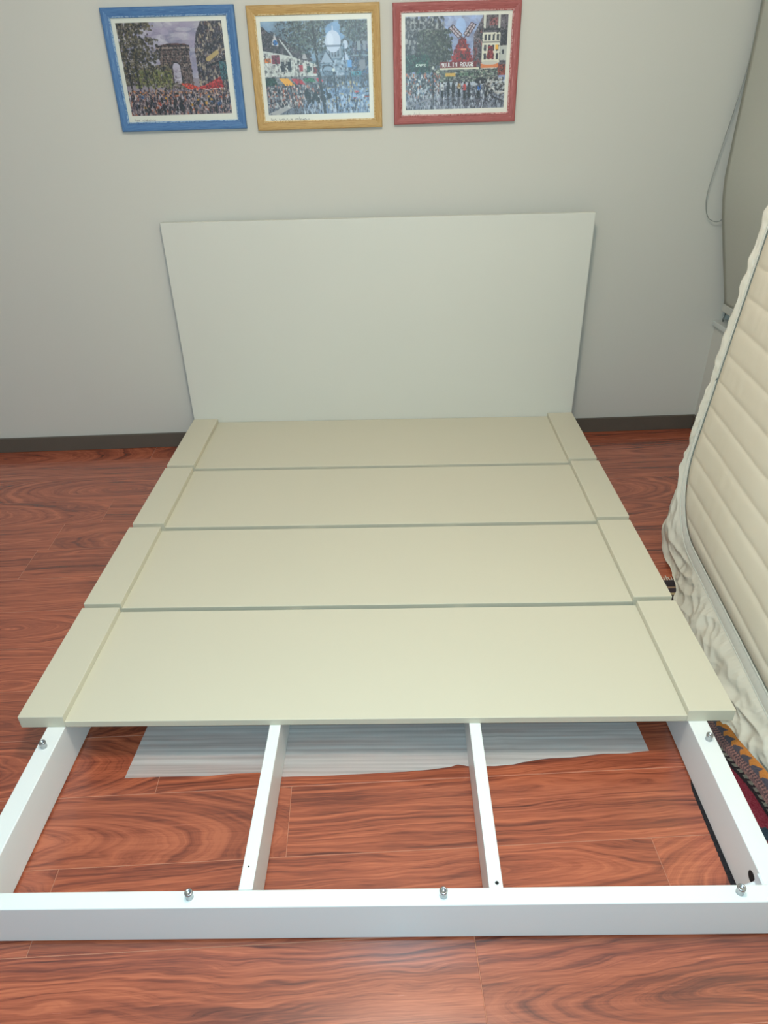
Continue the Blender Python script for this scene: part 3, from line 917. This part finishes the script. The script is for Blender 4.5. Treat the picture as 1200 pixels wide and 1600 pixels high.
def art_mill(w, h):
    p = Pic(w, h, 3)
    p.a[:] = (150, 160, 190)
    p.dabs(300, .3, 0, .8, .5, [(164, 176, 206), (140, 148, 176), (178, 188, 212), (150, 152, 170)], .05, .04, .45)
    p.ell(.54, .12, .05, .10, (176, 198, 226), .6)
    # left buildings and trees
    p.poly([(0, 0), (.12, .03), (.34, .08), (.38, .10), (.38, .5), (0, .6)], (104, 106, 112))
    p.dabs(520, 0, 0, .38, .5, [(66, 68, 74), (142, 144, 148), (178, 176, 172), (90, 92, 100), (52, 54, 60)], .011, .022, .7)
    for i, x in enumerate((.05, .13, .22, .31)): p.rect(x, .04 + .01 * i, x + .05, .14, (170, 170, 168), .6); p.rect(x + .012, .07, x + .036, .13, (54, 56, 64), .8)
    p.dabs(1300, .12, .14, .46, .60, [(76, 84, 74), (100, 108, 94), (60, 68, 62), (122, 126, 112), (88, 92, 86)], .014, .014, .6, lambda x, y: (x - .28) ** 2 / .035 + (y - .36) ** 2 / .06 < random.uniform(.1, 1.7))
    p.rect(0, .40, .20, .58, (54, 92, 84)); p.ell(.15, .52, .08, .09, (58, 98, 86)); p.dabs(160, 0, .40, .24, .60, [(44, 78, 72), (78, 120, 104), (40, 60, 58)], .012, .014, .6)
    p.text('CAFE', .105, .497, .026, .030, (226, 232, 222))
    # mill
    p.poly([(.455, .49), (.50, .32), (.56, .24), (.62, .32), (.67, .49)], (168, 56, 60)); p.poly([(.49, .33), (.555, .21), (.625, .33)], (140, 44, 50))
    p.dabs(170, .46, .24, .67, .49, [(196, 76, 74), (120, 36, 44), (176, 60, 62)], .010, .014, .7, lambda x, y: abs(x - .56) < .03 + (y - .22) * .34)
    p.rect(.545, .34, .60, .362, (214, 140, 120)); p.rect(.555, .40, .575, .46, (96, 30, 38)); p.rect(.585, .40, .60, .46, (96, 30, 38))
    for (x0, y0, x1, y1) in ((.56, .24, .445, .11), (.575, .235, .665, .085)):
        dx, dy = x1 - x0, y1 - y0; L = math.hypot(dx, dy); nx_, ny_ = -dy / L * .026, dx / L * .026
        q = [(x0 + dx * .2 + nx_, y0 + dy * .2 + ny_), (x1 + nx_, y1 + ny_), (x1 - nx_, y1 - ny_), (x0 + dx * .2 - nx_, y0 + dy * .2 - ny_)]
        p.poly(q, (206, 188, 188), .8)
        for i in range(4): p.line(*q[i], *q[(i + 1) % 4], .004, (96, 52, 56))
        p.line(x0, y0, x1, y1, .005, (96, 52, 56))
        for t in (.4, .6, .8): p.line(x0 + dx * t + nx_, y0 + dy * t + ny_, x0 + dx * t - nx_, y0 + dy * t - ny_, .0035, (110, 70, 72))
    # right houses
    p.poly([(.67, .45), (.67, .20), (.74, .04), (.76, 0), (1.01, 0), (1.01, .6), (.67, .6)], (120, 110, 116))
    p.dabs(240, .67, .02, .78, .5, [(150, 84, 84), (96, 88, 96), (140, 130, 134), (80, 72, 80)], .011, .02, .65, lambda x, y: y > .3 - (x - .67) * 2.6)
    p.rect(.755, .0, .93, .16, (120, 110, 112)); p.rect(.82, .03, .90, .11, (164, 96, 96), .8); p.rect(.76, .0, .785, .14, (206, 202, 192)); p.rect(.905, .0, .925, .14, (206, 202, 192)); p.rect(.76, .14, .93, .16, (70, 66, 74))
    p.rect(.755, .18, .93, .50, (214, 208, 192)); p.rect(.93, .16, 1, .32, (72, 70, 80)); p.rect(.935, .32, 1, .48, (188, 186, 178)); p.rect(.955, .36, .975, .41, (70, 74, 84))
    for y in (.20, .31, .40):
        for x in (.775, .815, .855, .895): p.rect(x, y, x + .022, y + .065, (74, 72, 82))
    p.rect(.755, .275, .93, .290, (150, 142, 136)); p.rect(.885, .31, .915, .36, (230, 178, 76)); p.poly([(.80, .46), (.82, .32), (.86, .32), (.875, .46)], (160, 60, 62))
    p.rect(.75, .50, .92, .555, (212, 138, 88)); p.ell(.835, .50, .085, .022, (196, 190, 180)); p.rect(.75, .555, .92, .575, (226, 220, 206)); p.rect(.92, .52, 1, .64, (176, 84, 56), .8)
    # canopy and sign
    p.rect(.30, .56, .92, .70, (120, 124, 120)); p.dabs(200, .28, .56, .92, .70, [(176, 178, 168), (78, 84, 82), (206, 200, 180), (96, 120, 100)], .016, .007, .7)
    p.rect(.340, .478, .705, .545, (132, 40, 54)); p.rect(.34, .545, .74, .565, (216, 210, 190))
    p.text('MOULIN ROUGE', .352, .490, .0275, .046, (244, 238, 232), -.012)
    p.rect(.40, .60, .50, .64, (206, 172, 96)); p.rect(.53, .60, .68, .635, (104, 128, 104), .8); p.rect(.30, .70, 1, .74, (198, 198, 196), .7)
    # street
    p.rect(0, .74, 1, 1, (134, 136, 146)); p.rect(0, .60, .28, .80, (96, 104, 108), .7)
    p.dabs(520, 0, .60, .34, .86, [(60, 66, 70), (170, 172, 174), (110, 118, 122), (190, 120, 96), (70, 110, 140), (206, 206, 204)], .008, .016, .75)
    p.dabs(700, 0, .78, 1, .99, [(96, 98, 110), (176, 178, 186), (70, 72, 82), (150, 150, 164), (206, 206, 210)], .007, .022, .6)
    p.dabs(180, .80, .66, 1, .84, [(60, 60, 66), (188, 186, 182), (140, 130, 124), (206, 200, 196)], .014, .012, .75)
    p.line(.0, .97, .30, .86, .008, (150, 150, 154)); p.line(.86, .86, 1, .93, .008, (92, 92, 100))
    for x, yy, c in ((.37, .76, (206, 204, 202)), (.43, .74, (52, 50, 58)), (.48, .75, (38, 38, 46)), (.54, .745, (186, 150, 84)), (.595, .765, (196, 84, 80)), (.64, .76, (60, 58, 64)), (.74, .77, (64, 122, 190)), (.81, .75, (90, 84, 84))):
        p.ell(x, yy, .017, .050, c); p.ell(x, yy - .055, .009, .014, (70, 56, 54)); p.rect(x - .013, yy + .03, x + .013, yy + .12, (44, 44, 52)); p.ell(x, yy + .16, .012, .05, (88, 84, 94), .6)
    p.ell(.755, .695, .062, .034, (46, 46, 58)); p.rect(.69, .697, .82, .735, (150, 150, 154), .0); p.line(.755, .70, .745, .78, .003, (40, 40, 46)); p.ell(.55, .700, .026, .018, (84, 82, 92))
    p.dabs(60, .34, .68, .86, .80, [(60, 58, 64), (196, 192, 190), (110, 104, 108)], .007, .014, .7)
    p.line(.275, .55, .28, .95, .006, (48, 52, 58)); p.ell(.275, .54, .012, .018, (206, 206, 196))
    return p


def scribble(p, x0, y0, words, seed, c, h):
    r = np.random.RandomState(seed)
    x = x0
    for wl in words:
        n = int(wl / .0030)
        px_, py_ = x, y0
        for i in range(n):
            nx_ = x + wl * (i + 1) / n
            ny_ = y0 + (r.rand() - .5) * h * (2.2 if i == 0 or r.rand() < .12 else 1)
            p.line(px_, py_, nx_, ny_, .0016, c, .7)
            px_, py_ = nx_, ny_
        x += wl + .022


def picture(kind, outer, pr, mat, art, label, seed, words, ink, part_label):
    """outer/pr: (x0, x1, z0, z1) on the wall; wall-local frame: x right, y into wall"""
    ox0, ox1, oz0, oz1 = outer
    cxw = (ox0 + ox1) / 2
    base = RW @ Matrix.Translation((cxw, -.0005, oz0))
    root = empty('framed_print', mat4=base)
    tag(root, label, 'picture', 'framed street prints above the headboard')
    Wd, Ht = ox1 - ox0, oz1 - oz0
    FW = .0262 + .0050
    prof = [(0, 0), (0, .0165), (.0025, .0195), (.010, .0200), (.0205, .0178), (.0255, .0165), (.0270, .0185), (.0300, .0178), (FW, .0150), (FW, 0)]
    def rail_mesh(L, nm):
        V, Fc = [], []
        segs = 2
        for e in (-1, 1):
            for d, hh in prof: V.append((e * (L / 2 - d), d, hh))
        n = len(prof)
        for k in range(n): Fc.append((k, (k + 1) % n, n + (k + 1) % n, n + k))
        Fc.append(tuple(range(n))[::-1]); Fc.append(tuple(range(n, 2 * n)))
        me = bpy.data.meshes.new(nm); me.from_pydata(V, [], Fc); me.materials.append(mat); me.update()
        bmm = bmesh.new(); bmm.from_mesh(me); bmesh.ops.recalc_face_normals(bmm, faces=bmm.faces); bmm.to_mesh(me); bmm.free()
        return me
    mh, mv = rail_mesh(Wd, 'frame_rail'), rail_mesh(Ht, 'frame_rail')
    # rail-local: x along, y inward, z out of the wall
    def place(me, cx, cz, xd, yd):
        o = bpy.data.objects.new('frame_rail', me); COL.objects.link(o); o.parent = root
        zd = Vector((0, -1, 0))
        m = Matrix(((xd[0], yd[0], zd.x, cx), (0, 0, zd.y, 0), (xd[1], yd[1], zd.z, cz), (0, 0, 0, 1)))
        o.matrix_basis = m
    place(mh, 0, 0, (1, 0), (0, 1)); place(mh, 0, Ht, (-1, 0), (0, -1))
    place(mv, -Wd / 2, Ht / 2, (0, -1), (1, 0)); place(mv, Wd / 2, Ht / 2, (0, 1), (-1, 0))
    # paper: printed scene with a blank margin and a pencilled title
    e = FW - .004
    pw, phh = Wd - 2 * e, Ht - 2 * e
    nW = 336; nH = int(nW * phh / pw)
    fx0 = (pr[0] - ox0 - e) / pw; fx1 = (pr[1] - ox0 - e) / pw
    fy0 = (oz1 - e - pr[3]) / phh; fy1 = (oz1 - e - pr[2]) / phh
    sheet = Pic(nW, nH, seed); sheet.a[:] = (226, 221, 205)
    i0, i1, j0, j1 = int(fy0 * nH), int(fy1 * nH), int(fx0 * nW), int(fx1 * nW)
    A = art(j1 - j0, i1 - i0)
    base_l = A.a.mean(2).copy()
    notsky = lambda x, y: base_l[min(A.h - 1, int(y * A.h)), min(A.w - 1, int(x * A.w))] < 142 and not (art is art_mill and ((.33 < x < .73 and .47 < y < .57) or (.09 < x < .23 and .48 < y < .54)))
    A.dabs(2600, 0, 0, 1, 1, [(40, 38, 44), (58, 52, 56), (26, 26, 32)], .005, .011, .50, notsky)
    A.dabs(900, 0, .05, 1, 1, [(196, 190, 186), (172, 164, 164)], .004, .008, .42, notsky)
    A.dabs(900, 0, .1, 1, 1, [(40, 36, 44)], .011, .0035, .45, notsky)
    sheet.a[i0:i1, j0:j1] = np.clip((A.a - 128) * 1.25 + 112, 14, 245)
    scribble(sheet, fx0 + .015, fy1 + .045, words, seed, ink, .022)
    xs = np.linspace(-pw / 2, pw / 2, nW); zs = np.linspace(oz1 - oz0 - e, e, nH)
    Pg = np.zeros((nH, nW, 3)); Pg[:, :, 0] = xs[None]; Pg[:, :, 1] = -.0100; Pg[:, :, 2] = zs[:, None]
    me_o = grid('art_print', Pg, M['print'])
    paint(me_o, sheet.a)
    me_o.parent = root
    me_o['label'] = part_label
    # backing board and glass
    b = box('backing_board', -Wd / 2 + .012, Wd / 2 - .012, -.0085, -.002, .012, Ht - .012, M['plastic'], None, 0); b.parent = root
    g = box('pane', -pw / 2 - .001, pw / 2 + .001, -.0135, -.0118, e - .001, Ht - e + .001, M['glass'], None, 0); g.parent = root


picture('blue', (-.965, -.4895, 1.3390, 1.7265), (-.918, -.5405, 1.3905, 1.6795), M['frame_blue'], art_arch, 'framed street print with a stone arch, blue painted frame, leftmost of three', 11, [.045, .12], (120, 110, 104), 'print of a crowded avenue with trees and a triumphal arch')
picture('gold', (-.447, .0315, 1.3300, 1.7215), (-.400, -.0155, 1.3800, 1.6725), M['frame_gold'], art_dome, 'framed street print with a domed church, golden yellow frame, middle of three', 12, [.05, .12, .13], (96, 88, 84), 'print of a wet market street below a white domed church')
picture('red', (.0775, .5425, 1.3365, 1.7185), (.124, .497, 1.3840, 1.6745), M['frame_red'], art_mill, 'framed street print with a red windmill, red painted frame, rightmost of three', 13, [.03, .07], (176, 168, 156), 'print of a rainy boulevard with a red windmill and umbrellas')
